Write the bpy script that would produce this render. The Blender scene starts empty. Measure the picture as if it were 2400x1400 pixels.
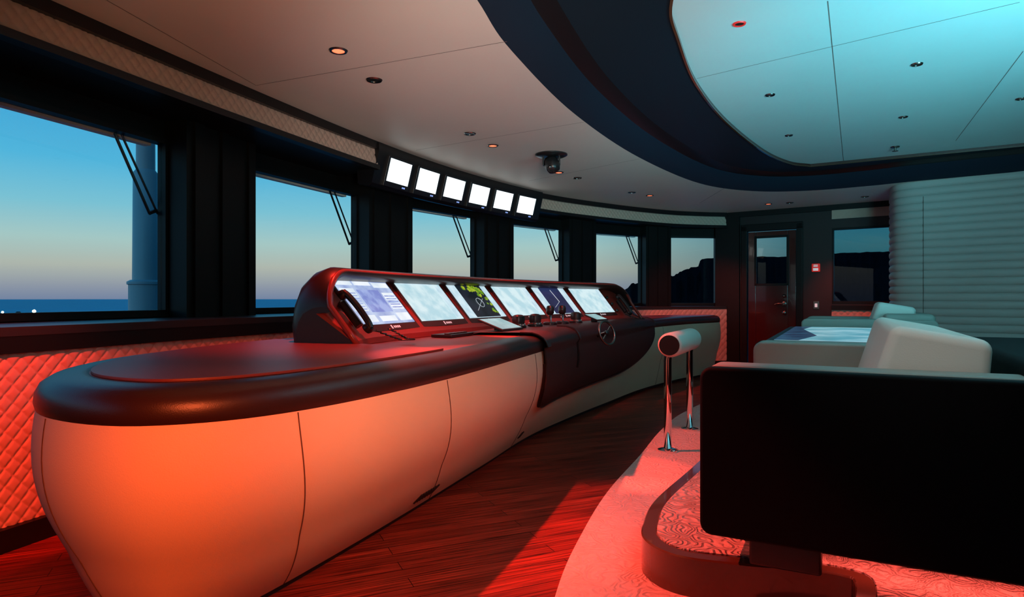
import bpy, bmesh, math, random
from mathutils import Vector, Matrix, noise
random.seed(4)
S=bpy.context.scene
C=S.collection
try:
    S.view_settings.view_transform='Standard'; S.view_settings.look='None'
except Exception as e: print(e)
PI=math.pi
H=1.1; F=1500.0
def P(px,py,Y): return Vector(((px-1200)/F*Y, Y, H+(700-py)/F*Y))
def onz(px,py,z):
    Y=(z-H)*F/(700-py); return P(px,py,Y)

# ------------------------------------------------------------ materials
def mat(name,col,rough=.5,metal=0,emit=None,es=1,spec=.5,bump=None,bs=.2,var=0,coat=0):
    m=bpy.data.materials.new(name); m.use_nodes=True; nt=m.node_tree; b=nt.nodes['Principled BSDF']
    b.inputs['Base Color'].default_value=(*col,1); b.inputs['Roughness'].default_value=rough
    b.inputs['Metallic'].default_value=metal; b.inputs['Specular IOR Level'].default_value=spec
    b.inputs['Coat Weight'].default_value=coat
    if emit: b.inputs['Emission Color'].default_value=(*emit,1); b.inputs['Emission Strength'].default_value=es
    tc=nt.nodes.new('ShaderNodeTexCoord')
    if var or bump:
        n=nt.nodes.new('ShaderNodeTexNoise'); n.inputs['Scale'].default_value=bump or 6; n.inputs['Detail'].default_value=3
        nt.links.new(tc.outputs['Object'],n.inputs['Vector'])
        if bump:
            bp=nt.nodes.new('ShaderNodeBump'); bp.inputs['Strength'].default_value=bs; bp.inputs['Distance'].default_value=.002
            nt.links.new(n.outputs['Fac'],bp.inputs['Height']); nt.links.new(bp.outputs['Normal'],b.inputs['Normal'])
        if var:
            n2=nt.nodes.new('ShaderNodeTexNoise'); n2.inputs['Scale'].default_value=3; n2.inputs['Detail'].default_value=4
            nt.links.new(tc.outputs['Object'],n2.inputs['Vector'])
            mx=nt.nodes.new('ShaderNodeMixRGB'); mx.inputs[1].default_value=(*[c*(1-var) for c in col],1); mx.inputs[2].default_value=(*[min(1,c*(1+var)) for c in col],1)
            nt.links.new(n2.outputs['Fac'],mx.inputs[0]); nt.links.new(mx.outputs[0],b.inputs['Base Color'])
    return m
M={}
M['cream']=mat('cream_leather',(.72,.54,.38),.5,bump=260,bs=.25,var=.04,spec=.25)
M['quilt']=mat('quilted_leather',(.55,.38,.30),.5,bump=260,bs=.1,var=.06,spec=.3)
M['black']=mat('black_lacquer',(.006,.006,.007),.35,var=.2)
M['frame']=mat('window_frame_black',(.005,.006,.006),.45,var=.2,spec=.3)
M['ledge']=mat('dark_ledge_leather',(.02,.02,.02),.4,bump=200,bs=.2)
M['rim']=mat('dark_brown_leather',(.024,.010,.008),.36,bump=300,bs=.2,var=.1,spec=.42)
M['top']=mat('brown_desk_leather',(.14,.035,.028),.45,bump=260,bs=.3,var=.1)
M['apron']=mat('oxblood_leather',(.030,.008,.008),.5,bump=240,bs=.3,var=.1)
M['podface']=mat('pod_face_leather',(.26,.03,.02),.25,bump=260,bs=.2)
M['bezel']=mat('bezel_black',(.05,.012,.010),.22,bump=100,bs=.02)
M['seam']=mat('seam_dark',(.10,.05,.035),.8,var=.1)
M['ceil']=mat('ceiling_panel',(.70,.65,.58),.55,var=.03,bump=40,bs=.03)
M['ceilseam']=mat('ceiling_seam',(.16,.13,.12),.8,var=.05)
M['coffer']=mat('coffer_navy',(.005,.016,.026),.5,var=.1,spec=.2)
M['cofferb']=mat('coffer_bevel',(.010,.018,.032),.5,var=.05,spec=.2)
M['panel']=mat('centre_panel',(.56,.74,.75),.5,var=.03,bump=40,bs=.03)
M['chrome']=mat('chrome',(.85,.85,.85),.07,1,var=.02)
M['chair']=mat('black_shell_leather',(.003,.003,.0035),.7,bump=200,bs=.2,spec=.12)
M['chairc']=mat('grey_cream_leather',(.70,.67,.60),.5,bump=220,bs=.25,var=.05)
M['arm']=mat('dimmed_arm_leather',(.30,.29,.25),.5,bump=220,bs=.25,var=.05)  # arm leather darkened in colour so the arms look dimmer than the cushion
M['column']=mat('padded_wall_leather',(.46,.46,.43),.5,bump=220,bs=.2,var=.05)
M['door']=mat('door_dark_gloss',(.05,.007,.006),.15,var=.2,coat=.4)
M['plastic']=mat('black_plastic',(.012,.012,.013),.3,bump=90,bs=.05)
M['red']=mat('red_plastic',(.6,.02,.02),.4,emit=(1,.05,.04),es=.3,var=.05)  # faint glow put into the plastic itself
M['white']=mat('white_marks',(.8,.8,.8),.5,emit=(.8,.85,.9),es=.35,var=.02)  # marks and rocker carry a faint glow in their material
M['blueled']=mat('button_glow',(.2,.3,.8),.5,emit=(.3,.45,1),es=1.2,var=.02)
M['lensred']=mat('lamp_lens_lit',(.9,.3,.2),.4,emit=(1,.20,.08),es=1.6,var=.02)
M['lensdark']=mat('lamp_lens_off',(.02,.02,.02),.2,var=.1)
M['chromedark']=mat('lamp_ring',(.25,.22,.2),.25,1,var=.05)
M['paint']=mat('white_paint',(.85,.88,.86),.5,var=.04)
M['mast']=mat('mast_paint',(.48,.52,.52),.45,var=.06)
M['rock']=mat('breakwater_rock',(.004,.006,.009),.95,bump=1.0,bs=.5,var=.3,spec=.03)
M['deck']=mat('foredeck_paint',(.1,.1,.1),.7,var=.1)
M['wallr']=mat('cabin_wall_dark',(.02,.012,.012),.5,var=.1)
M['woodrim']=mat('varnished_wood',(.10,.035,.016),.18,var=.35,coat=.5)
M['darkwood']=mat('varnished_dark_wood',(.06,.014,.010),.3,var=.35,coat=.2)
M['glow']=mat('deck_lamp_glow',(1,.9,.7),.4,emit=(1,.85,.6),es=25,var=.01)
def screenmat(name,c1,c2,sc,st=1.0,thr=(.4,.6)):
    m=bpy.data.materials.new(name); m.use_nodes=True; nt=m.node_tree; b=nt.nodes['Principled BSDF']
    tc=nt.nodes.new('ShaderNodeTexCoord'); n=nt.nodes.new('ShaderNodeTexNoise'); n.inputs['Scale'].default_value=sc; n.inputs['Detail'].default_value=5
    r=nt.nodes.new('ShaderNodeValToRGB'); r.color_ramp.elements[0].position=thr[0]; r.color_ramp.elements[1].position=thr[1]
    r.color_ramp.elements[0].color=(*c1,1); r.color_ramp.elements[1].color=(*c2,1)
    nt.links.new(tc.outputs['Object'],n.inputs['Vector']); nt.links.new(n.outputs['Fac'],r.inputs[0])
    nt.links.new(r.outputs[0],b.inputs['Emission Color']); b.inputs['Emission Strength'].default_value=st
    b.inputs['Base Color'].default_value=(.02,.02,.02,1); b.inputs['Roughness'].default_value=.25
    return m
M['s_pale']=screenmat('screen_pale_chart',(.46,.70,.78),(.68,.86,.90),9)
M['s_white']=screenmat('screen_white',(.80,.95,.97),(.98,1,1),3,1.6)
M['s_violet']=screenmat('screen_violet_chart',(.22,.30,.62),(.60,.72,.92),7,1,(.3,.7))
M['s_dark']=screenmat('screen_dark_radar',(.004,.008,.012),(.012,.018,.03),6)
M['s_navy']=screenmat('screen_navy_radar',(.012,.018,.06),(.02,.03,.10),4)
M['s_green']=screenmat('screen_green_land',(.10,.26,.01),(.42,.50,.03),22)
M['s_light']=screenmat('screen_side_bar',(.50,.70,.80),(.65,.82,.9),14)
M['s_line']=screenmat('screen_line',(.7,.8,.9),(.9,.95,1),5)
M['s_blue']=screenmat('screen_blue_panel',(.20,.26,.62),(.36,.46,.80),12)
M['s_tab']=screenmat('tablet_glow',(.30,.55,.58),(.45,.70,.72),10,.8)
M['s_table']=screenmat('table_chart',(.12,.40,.50),(.34,.64,.74),3.5,.75,(.4,.6))
M['s_mag']=screenmat('table_dark_area',(.02,.03,.08),(.03,.08,.16),9,.7)
def glassmat():
    m=bpy.data.materials.new('window_glass'); m.use_nodes=True; nt=m.node_tree; nt.nodes.clear()
    o=nt.nodes.new('ShaderNodeOutputMaterial'); t=nt.nodes.new('ShaderNodeBsdfTransparent'); t.inputs[0].default_value=(.95,.98,.98,1)
    g=nt.nodes.new('ShaderNodeBsdfGlossy'); g.inputs['Roughness'].default_value=.01; x=nt.nodes.new('ShaderNodeMixShader'); x.inputs[0].default_value=.015
    nt.links.new(t.outputs[0],x.inputs[1]); nt.links.new(g.outputs[0],x.inputs[2]); nt.links.new(x.outputs[0],o.inputs[0]); return m
M['glass']=glassmat()
def floormat():
    m=bpy.data.materials.new('wood_floor'); m.use_nodes=True; nt=m.node_tree; b=nt.nodes['Principled BSDF']; L=nt.links.new
    tc=nt.nodes.new('ShaderNodeTexCoord'); mp=nt.nodes.new('ShaderNodeMapping'); mp.inputs['Rotation'].default_value=(0,0,math.radians(-24))
    L(tc.outputs['Object'],mp.inputs['Vector'])
    br=nt.nodes.new('ShaderNodeTexBrick'); br.inputs['Color1'].default_value=(.28,.038,.020,1); br.inputs['Color2'].default_value=(.15,.020,.011,1); br.inputs['Mortar'].default_value=(.03,.004,.003,1)
    br.inputs['Scale'].default_value=1; br.inputs['Mortar Size'].default_value=.002; br.inputs['Brick Width'].default_value=1.3; br.inputs['Row Height'].default_value=.085
    L(mp.outputs[0],br.inputs['Vector'])
    mp2=nt.nodes.new('ShaderNodeMapping'); mp2.inputs['Scale'].default_value=(1.5,45,1); L(mp.outputs[0],mp2.inputs['Vector'])
    n=nt.nodes.new('ShaderNodeTexNoise'); n.inputs['Scale'].default_value=2; n.inputs['Detail'].default_value=6; L(mp2.outputs[0],n.inputs['Vector'])
    r=nt.nodes.new('ShaderNodeValToRGB'); r.color_ramp.elements[0].position=.3; r.color_ramp.elements[1].position=.7; r.color_ramp.elements[0].color=(.15,.15,.15,1); r.color_ramp.elements[1].color=(1.6,1.6,1.6,1)
    L(n.outputs['Fac'],r.inputs[0]); mx=nt.nodes.new('ShaderNodeMixRGB'); mx.blend_type='MULTIPLY'; mx.inputs[0].default_value=1
    L(br.outputs['Color'],mx.inputs[1]); L(r.outputs[0],mx.inputs[2]); L(mx.outputs[0],b.inputs['Base Color']); b.inputs['Roughness'].default_value=.42; b.inputs['Specular IOR Level'].default_value=.18
    bp=nt.nodes.new('ShaderNodeBump'); bp.inputs['Strength'].default_value=.3; bp.inputs['Distance'].default_value=.002; L(n.outputs['Fac'],bp.inputs['Height']); L(bp.outputs[0],b.inputs['Normal'])
    return m
M['floor']=floormat()
def carpetmat(name,st):
    m=bpy.data.materials.new(name); m.use_nodes=True; nt=m.node_tree; b=nt.nodes['Principled BSDF']; L=nt.links.new
    tc=nt.nodes.new('ShaderNodeTexCoord')
    d=nt.nodes.new('ShaderNodeTexNoise'); d.inputs['Scale'].default_value=5; L(tc.outputs['Object'],d.inputs['Vector'])
    ad=nt.nodes.new('ShaderNodeMixRGB'); ad.blend_type='ADD'; ad.inputs[0].default_value=.4; L(tc.outputs['Object'],ad.inputs[1]); L(d.outputs['Color'],ad.inputs[2])
    v=nt.nodes.new('ShaderNodeTexVoronoi'); v.inputs['Scale'].default_value=6.5; L(ad.outputs[0],v.inputs['Vector'])
    mm=nt.nodes.new('ShaderNodeMath'); mm.operation='MULTIPLY'; mm.inputs[1].default_value=36; L(v.outputs['Distance'],mm.inputs[0])
    sn=nt.nodes.new('ShaderNodeMath'); sn.operation='SINE'; L(mm.outputs[0],sn.inputs[0])
    n=nt.nodes.new('ShaderNodeTexNoise'); n.inputs['Scale'].default_value=260; L(tc.outputs['Object'],n.inputs['Vector'])
    b1=nt.nodes.new('ShaderNodeBump'); b1.inputs['Strength'].default_value=st; b1.inputs['Distance'].default_value=.010; L(sn.outputs[0],b1.inputs['Height'])
    b2=nt.nodes.new('ShaderNodeBump'); b2.inputs['Strength'].default_value=.7; b2.inputs['Distance'].default_value=.005; L(n.outputs['Fac'],b2.inputs['Height']); L(b1.outputs[0],b2.inputs['Normal'])
    L(b2.outputs[0],b.inputs['Normal']); b.inputs['Base Color'].default_value=(.70,.52,.47,1); b.inputs['Roughness'].default_value=.95; b.inputs['Specular IOR Level'].default_value=.1
    return m
M['carpet']=carpetmat('carved_carpet',.5); M['carpet2']=carpetmat('carved_carpet_raised',.8)
def seamat():
    m=bpy.data.materials.new('sea_water'); m.use_nodes=True; nt=m.node_tree; b=nt.nodes['Principled BSDF']; L=nt.links.new
    tc=nt.nodes.new('ShaderNodeTexCoord'); n=nt.nodes.new('ShaderNodeTexNoise'); n.inputs['Scale'].default_value=.05; n.inputs['Detail'].default_value=8; L(tc.outputs['Object'],n.inputs['Vector'])
    r=nt.nodes.new('ShaderNodeValToRGB'); r.color_ramp.elements[0].color=(.05,.50,.68,1); r.color_ramp.elements[1].color=(.10,.70,.82,1); L(n.outputs['Fac'],r.inputs[0]); L(r.outputs[0],b.inputs['Base Color'])
    b.inputs['Roughness'].default_value=.6; b.inputs['Specular IOR Level'].default_value=.05; return m
M['sea']=seamat()

# ------------------------------------------------------------ mesh builder
class MB:
    def __init__(s): s.v=[]; s.f=[]
    def add(s,vs,fs):
        o=len(s.v); s.v+= [Vector(v) for v in vs]; s.f+=[[i+o for i in f] for f in fs]; return s
    def box8(s,c): return s.add(c,[(0,3,2,1),(4,5,6,7),(0,1,5,4),(1,2,6,5),(2,3,7,6),(3,0,4,7)])
    def box(s,x0,x1,y0,y1,z0,z1): return s.box8([(x0,y0,z0),(x1,y0,z0),(x1,y1,z0),(x0,y1,z0),(x0,y0,z1),(x1,y0,z1),(x1,y1,z1),(x0,y1,z1)])
    def grid(s,rows,wu=False,wv=False,flip=False):
        n=len(rows);m=len(rows[0]); vs=[p for r in rows for p in r]; fs=[]
        for i in range(n if wu else n-1):
            for j in range(m if wv else m-1):
                a=i*m+j; b=i*m+(j+1)%m; c=((i+1)%n)*m+(j+1)%m; d=((i+1)%n)*m+j
                fs.append((a,d,c,b) if flip else (a,b,c,d))
        return s.add(vs,fs)
    def tube(s,pts,r,seg=10,cap=True,radii=None):
        pts=[Vector(p) for p in pts]; rows=[]; ref=None
        for i,p in enumerate(pts):
            t=(pts[min(i+1,len(pts)-1)]-pts[max(i-1,0)]).normalized()
            if ref is None: ref=Vector((0,0,1)) if abs(t.z)<.9 else Vector((1,0,0))
            a=(ref-t*ref.dot(t)).normalized(); b=t.cross(a); ref=a; rr=radii[i] if radii else r
            rows.append([p+(a*math.cos(2*PI*k/seg)+b*math.sin(2*PI*k/seg))*rr for k in range(seg)])
        o=len(s.v); s.grid(rows,wv=True)
        if cap:
            s.f.append([o+k for k in range(seg)][::-1]); s.f.append([o+(len(pts)-1)*seg+k for k in range(seg)])
        return s
    def prism(s,poly,z0,z1):
        n=len(poly); vs=[(p[0],p[1],z0) for p in poly]+[(p[0],p[1],z1) for p in poly]
        return s.add(vs,[list(range(n))[::-1],list(range(n,2*n))]+[(i,(i+1)%n,n+(i+1)%n,n+i) for i in range(n)])
    def lathe(s,prof,c=(0,0,0),seg=24,axis=None):
        c=Vector(c); q=(Vector((0,0,1)).rotation_difference(Vector(axis).normalized()) if axis else None); rows=[]
        for r,z in prof:
            row=[]
            for k in range(seg):
                v=Vector((r*math.cos(2*PI*k/seg),r*math.sin(2*PI*k/seg),z))
                if q: v=q@v
                row.append(c+v)
            rows.append(row)
        o=len(s.v); s.grid(rows,wv=True); s.f.append([o+k for k in range(seg)][::-1]); s.f.append([o+(len(prof)-1)*seg+k for k in range(seg)]); return s
    def sweep(s,curve,prof,closed=False,closedprof=True,cap=True):
        nr=normals(curve,closed)
        rows=[[Vector((p[0]+n[0]*o,p[1]+n[1]*o,z)) for o,z in prof] for p,n in zip(curve,nr)]
        o=len(s.v); s.grid(rows,wu=closed,wv=closedprof)
        if cap and closedprof and not closed:
            m=len(prof); s.f.append([o+k for k in range(m)]); s.f.append([o+(len(curve)-1)*m+k for k in range(m)][::-1])
        return s
def normals(c,closed=False):      # to the right of the travel direction
    out=[];n=len(c)
    for i in range(n):
        a=c[(i-1)%n] if closed or i>0 else c[i]; b=c[(i+1)%n] if closed or i<n-1 else c[i]
        d=Vector((b[0]-a[0],b[1]-a[1])).normalized(); out.append(Vector((d.y,-d.x)))
    return out
def obj(name,mb,m,parent=None,off=None,bevel=0,sharp=40,seg=3):
    vs=mb.v if off is None else [v-Vector(off) for v in mb.v]
    me=bpy.data.meshes.new(name); me.from_pydata(vs,[],mb.f); me.validate()
    b=bmesh.new(); b.from_mesh(me); bmesh.ops.recalc_face_normals(b,faces=b.faces); b.to_mesh(me); b.free()
    me.polygons.foreach_set('use_smooth',[True]*len(me.polygons)); me.set_sharp_from_angle(angle=math.radians(sharp)); me.update()
    o=bpy.data.objects.new(name,me); C.objects.link(o); me.materials.append(M[m] if isinstance(m,str) else m)
    if parent: o.parent=parent
    if bevel:
        md=o.modifiers.new('bevel','BEVEL'); md.width=bevel; md.segments=seg; md.limit_method='ANGLE'; md.angle_limit=math.radians(35)
        w=o.modifiers.new('wn','WEIGHTED_NORMAL'); w.keep_sharp=False
        me.polygons.foreach_set('use_smooth',[True]*len(me.polygons)); me.set_sharp_from_angle(angle=PI)
    return o
def tag(o,label,cat,group=None):
    o['label']=label; o['category']=cat
    if group: o['group']=group
    return o
def struct(o): o['kind']='structure'; return o
def thing(name,label,cat,loc=(0,0,0),rz=0,group=None):
    o=bpy.data.objects.new(name,None); C.objects.link(o); o.location=loc; o.rotation_euler=(0,0,rz); o.empty_display_size=.1
    return tag(o,label,cat,group)
def cr(pts,per=8,closed=False):
    out=[];n=len(pts)
    def g(i):
        if closed: return pts[i%n]
        if i<0: return [2*a-b for a,b in zip(pts[0],pts[1])]
        if i>=n: return [2*a-b for a,b in zip(pts[-1],pts[-2])]
        return pts[i]
    for i in range(n if closed else n-1):
        p0,p1,p2,p3=g(i-1),g(i),g(i+1),g(i+2)
        for k in range(per):
            t=k/per
            out.append([.5*(2*b+(c-a)*t+(2*a-5*b+4*c-d)*t*t+(-a+3*b-3*c+d)*t**3) for a,b,c,d in zip(p0,p1,p2,p3)])
    if not closed: out.append(list(pts[-1]))
    return out
def resample(c,n,closed=False):
    pts=c+[c[0]] if closed else c
    L=[0]
    for a,b in zip(pts,pts[1:]): L.append(L[-1]+math.hypot(a[0]-b[0],a[1]-b[1]))
    out=[];j=0; N=n if closed else n-1
    for k in range(n):
        s=L[-1]*k/N
        while j<len(L)-2 and L[j+1]<s: j+=1
        t=(s-L[j])/max(1e-9,L[j+1]-L[j]); out.append([a+(b-a)*t for a,b in zip(pts[j],pts[j+1])])
    return out,L[-1]
def fillpoly(loops,z):
    b=bmesh.new(); es=[]
    for lp in loops:
        vs=[b.verts.new((p[0],p[1],z)) for p in lp]
        es+=[b.edges.new((vs[i],vs[(i+1)%len(vs)])) for i in range(len(vs))]
    bmesh.ops.triangle_fill(b,use_beauty=True,use_dissolve=False,edges=es)
    b.verts.index_update(); mb=MB(); mb.v=[v.co.copy() for v in b.verts]; mb.f=[[v.index for v in f.verts] for f in b.faces]; b.free(); return mb

# ------------------------------------------------------------ plan curves
inner=cr([(-3.35,-1.5),(-3.0,0),(-2.75,1.0),(-2.45,2.0),(-2.13,2.96),(-1.75,4.1),(-1.19,5.59),(-.55,6.95),(.37,8.35),(1.4,9.3),(2.4,9.98),(3.0,10.2),(3.45,10.28)],10)
inner,_=resample(inner,160)
wends=[((-2.94,1.9),(-2.24,4.12)),((-2.02,5.03),(-1.52,6.19)),((-1.10,7.07),(-.48,7.9)),((.02,8.63),(.71,9.28)),((1.28,9.77),(2.05,10.24)),((2.60,10.45),(3.34,10.5))]
pxs=[598,966,1203,1397,1573]
glass=[list(map(Vector,w)) for w in wends]; pillars=[]; PD=.17
for i,px in enumerate(pxs):
    A=glass[i][1]; d=(glass[i+1][0]-A).normalized(); n=Vector((d.y,-d.x)); B=A+n*PD; u=(px-1200)/F
    t=(u*B.y-B.x)/(d.x-u*d.y); Cc=B+d*t; D=Cc-n*PD
    pillars.append((A,B,Cc,D)); glass[i+1][0]=D
outer=[(-4.1,-1.5),(-3.27,.85)]+[tuple(p) for g in glass for p in g]+[(3.5,10.52)]
ZW0,ZW1=1.005,2.10
CEIL=2.48
struct(obj('wall_front_header',MB().sweep(outer,[(0,ZW1),(0,2.9),(-.08,2.9),(-.08,ZW1)]),'frame'))
struct(obj('wall_front_lower',MB().sweep(outer,[(0,-.05),(0,ZW0),(-.08,ZW0),(-.08,-.05)]),'frame'))
o2,_=resample([list(p) for p in outer],160)
rows=[]
for a,b in zip(inner,o2):
    rows.append([Vector((a[0],a[1],.93)),Vector((a[0],a[1],.975)),Vector((b[0],b[1],.98)),Vector((b[0],b[1],.93))])
struct(obj('trim_1',MB().grid(rows,wv=True),'ledge'))
struct(obj('trim_2',MB().sweep([p for p in inner if p[1]<5.3],[(0,.86),(0,.935),(-.05,.935),(-.05,.86)]),'frame'))
def quilt(curve,z0,z1,res,w,h,amp,off=0,slope=0):
    _,L=resample(curve,10); n=int(L/res); c,_=resample(curve,n); nr=normals(c); m=max(4,int((z1-z0)/res)); rows=[]
    for i in range(n):
        s=L*i/(n-1); row=[]
        for j in range(m+1):
            z=z0+(z1-z0)*j/m; a=s/w+z/h; b=s/w-z/h
            q_=min(abs(math.sin(PI*a)),abs(math.sin(PI*b)))
            k=(1-(1-min(1,q_/.55))**2)*amp*.75+q_*amp*.25+off+slope*(j/m)
            row.append(Vector((c[i][0]+nr[i][0]*k,c[i][1]+nr[i][1]*k,z)))
        rows.append(row)
    return MB().grid(rows)
q1=[p for p in inner if 1.2<p[1]<5.2]; q2=[p for p in inner if p[1]>=5.15]
struct(obj('wall_front_quilted',quilt(q1,.10,.865,.0055,.070,.080,.009,-.022),'quilt',sharp=180))
struct(obj('wall_front_quilted',quilt(q2,.10,.935,.0125,.09,.105,.014,-.015),'quilt',sharp=180))
struct(obj('wall_front_backing',MB().sweep(inner,[(-.04,0),(-.04,.9),(-.10,.9),(-.10,0)]),'frame'))
struct(obj('baseboard_front',MB().sweep(inner,[(0.01,0),(0.01,.10),(-.06,.11),(-.06,0)]),'frame'))
v1=[p for p in inner if p[1]<5.68]; v2=[p for p in inner if p[1]>8.28]
for vv in (v1,v2):
    struct(obj('trim_3',MB().sweep(vv,[(0.0,2.415),(0.0,CEIL),(-.06,CEIL),(-.06,2.415)]),'black'))
    struct(obj('wall_front_valance',quilt([p for p in vv if p[1]>1.2],2.27,2.415,.008,.07,.075,.009,-.02,-.02),'quilt',sharp=180))
    struct(obj('trim_4',MB().sweep(vv,[(0.01,2.235),(0.01,2.275),(-.06,2.275),(-.06,2.235)]),'black'))
rows=[[Vector((a[0],a[1],2.24)),Vector((b[0],b[1],2.24)),Vector((b[0],b[1],2.27)),Vector((a[0],a[1],2.27))] for a,b in zip(inner,o2)]
struct(obj('trim_5',MB().grid([r for r,a in zip(rows,inner) if a[1]<5.7],wv=True),'frame'))
struct(obj('trim_5',MB().grid([r for r,a in zip(rows,inner) if a[1]>8.25],wv=True),'frame'))
for i,(A,B,Cc,D) in enumerate(pillars):
    mb=MB().prism([A,B,Cc,D],.95,2.24)
    d=(Cc-B).normalized(); n=Vector((d.y,-d.x)); L=(Cc-B).length
    for t0,t1 in ((.08,.2),(.45,.55),(.86,.97)):
        mb.prism([B+d*L*t0,B+d*L*t0+n*.02,B+d*L*t1+n*.02,B+d*L*t1],.96,2.24)
    p=obj('wall_front_pillar',mb,'frame'); struct(p)
def window(idx,a,b,z0,z1):
    a=Vector(a[:2]);b=Vector(b[:2]); d=(b-a).normalized(); n=Vector((d.y,-d.x)); L=(b-a).length
    def bx(mb,t0,t1,za,zb,o0=-.03,o1=.035):
        q=[a+d*t0+n*o0,a+d*t1+n*o0,a+d*t1+n*o1,a+d*t0+n*o1]; mb.prism(q,za,zb)
    mb=MB(); w=.022
    bx(mb,0,w,z0,z1); bx(mb,L-w,L,z0,z1); bx(mb,0,L,z0-.02,z0+w); bx(mb,0,L,z1-w*.5,z1+.02)
    o=struct(obj('window_%d'%idx,mb,'frame'))
    g=MB(); bx(g,w,L-w,z0+w,z1-w*.5,-.006,.006); obj('glass_pane',g,'glass',o); return o
for i,g in enumerate(glass): window(i+1,g[0],g[1],ZW0,ZW1)
for g in glass[:5]:
    d=(g[1]-g[0]).normalized(); n=Vector((d.y,-d.x)); a=g[0]+d*.02-n*.085; b=g[1]-d*.02-n*.085
    struct(obj('trim_6',MB().prism([a,b,b-n*.05,a-n*.05],2.085,2.15),'paint'))

# ------------------------------------------------------------ side (door) wall
A0=Vector((3.40,10.41)); dd=Vector((3.6,-2.57)).normalized(); nn=Vector((dd.y,-dd.x))
def tpx(px):
    u=(px-1200)/F; return (u*A0.y-A0.x)/(dd.x-u*dd.y)
def wb(mb,t0,t1,z0,z1,o0=-.1,o1=0):
    q=[A0+dd*t0+nn*o0,A0+dd*t1+nn*o0,A0+dd*t1+nn*o1,A0+dd*t0+nn*o1]; return mb.prism(q,z0,z1)
td0,td1,tw0,tw1=tpx(1738),tpx(1882),tpx(1950),tpx(2160)
mb=MB(); wb(mb,-.05,td0,-.05,2.9); wb(mb,td0,td1,2.27,2.9); wb(mb,td1,tw0,-.05,2.9); wb(mb,tw0,tw1,ZW1+.02,2.9); wb(mb,tw0,tw1,-.05,1.04); wb(mb,tw1,6,-.05,2.9)
struct(obj('wall_side',mb,'wallr'))
window(7,A0+dd*tw0+nn*(-.03),A0+dd*tw1+nn*(-.03),1.04,ZW1+.02)
def wcurve(t0,t1,o): return [tuple(A0+dd*(t0+(t1-t0)*k/20)+nn*o) for k in range(21)]
struct(obj('wall_side_valance',quilt(wcurve(tw0,3.4,.02)[::1],2.27,2.40,.0125,.08,.08,.006),'quilt',sharp=180))
struct(obj('wall_side_quilted',quilt(wcurve(tw0,3.4,.02),.12,.93,.0125,.085,.10,.016),'quilt',sharp=180))
struct(obj('trim_7',wb(MB(),tw0,5,.93,1.0,0,.05),'frame'))
struct(obj('trim_8',wb(wb(MB(),td0-.25,6,2.40,CEIL,0,.05),td0-.4,td0-.02,.0,2.42,0,.06),'frame'))
struct(obj('baseboard_side',wb(wb(MB(),-.1,td0,0,.11,0,.05),td1,6,0,.11,0,.05),'frame'))
mb=MB(); w=.09
wb(mb,td0,td0+w,0,2.25,-.08,.03); wb(mb,td1-w,td1,0,2.25,-.08,.03); wb(mb,td0,td1,2.16,2.27,-.08,.03)
dr=struct(obj('door_1',mb,'frame',bevel=.008))
wx0,wx1=tpx(1771),tpx(1846); zb,zt=1.32,2.06
mb=MB(); l0,l1=td0+w+.01,td1-w-.01
wb(mb,l0,wx0,.06,2.15,-.06,-.01); wb(mb,wx1,l1,.06,2.15,-.06,-.01); wb(mb,wx0,wx1,.06,zb,-.06,-.01); wb(mb,wx0,wx1,zt,2.15,-.06,-.01)
obj('door_leaf',mb,'door',dr,bevel=.006)
mb=MB()
for a,b,c,d in ((wx0-.02,wx0+.015,zb-.02,zt+.02),(wx1-.015,wx1+.02,zb-.02,zt+.02),(wx0,wx1,zb-.02,zb+.015),(wx0,wx1,zt-.015,zt+.02)): wb(mb,a,b,c,d,-.012,.008)
obj('window_trim',mb,'frame',dr); obj('glass_pane',wb(MB(),wx0,wx1,zb,zt,-.04,-.03),'glass',dr)
th=tpx(1838); hp=A0+dd*th
mb=MB(); hz=1.02
mb.lathe([(.035,0),(.035,.012),(.018,.016),(.018,.05)],(hp.x,hp.y,hz),16,(nn.x,nn.y,0))
e=hp+nn*.05; e2=e-dd*.13; mb.tube([(e.x,e.y,hz),((e.x+e2.x)/2,(e.y+e2.y)/2,hz+.004),(e2.x,e2.y,hz-.01)],.011)
obj('door_handle',mb,'chromedark',dr)
mb=MB().lathe([(.03,0),(.03,.012),(.02,.02)],(hp.x,hp.y,hz-.14),16,(nn.x,nn.y,0)); obj('lock_cylinder',mb,'chromedark',dr)
mb=MB().lathe([(.028,0),(.028,.012),(.012,.03)],(hp.x,hp.y,hz+.12),16,(nn.x,nn.y,0)); obj('deadbolt_knob',mb,'chromedark',dr)
q=A0+dd*tpx(1913)
fa=thing('fire_alarm_call_point','small red manual call point box on the dark wall right of the door','alarm',(q.x,q.y,1.50)); fa.rotation_euler=(0,0,math.atan2(dd.y,dd.x))
obj('housing',MB().box(-.055,.055,-.045,0,0,.12),'red',fa,bevel=.008)
mb=MB().box(-.035,.035,-.048,-.044,.015,.055); mb.box(-.03,.03,-.048,-.044,.075,.09); obj('marking',mb,'white',fa)
mb=MB()
for k in (-.02,0,.02): mb.box(k-.006,k+.006,-.047,-.044,.095,.108)
obj('small_marking',mb,'white',fa)
sw=thing('wall_switch','small grey wall switch plate below the red alarm box beside the door','switch',(q.x,q.y,.94)); sw.rotation_euler=(0,0,math.atan2(dd.y,dd.x))
obj('plate',MB().box(-.04,.04,-.012,0,0,.12),'chromedark',sw,bevel=.004)
obj('rocker',MB().box(-.018,.018,-.018,-.01,.03,.085),'white',sw,bevel=.003)

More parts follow.
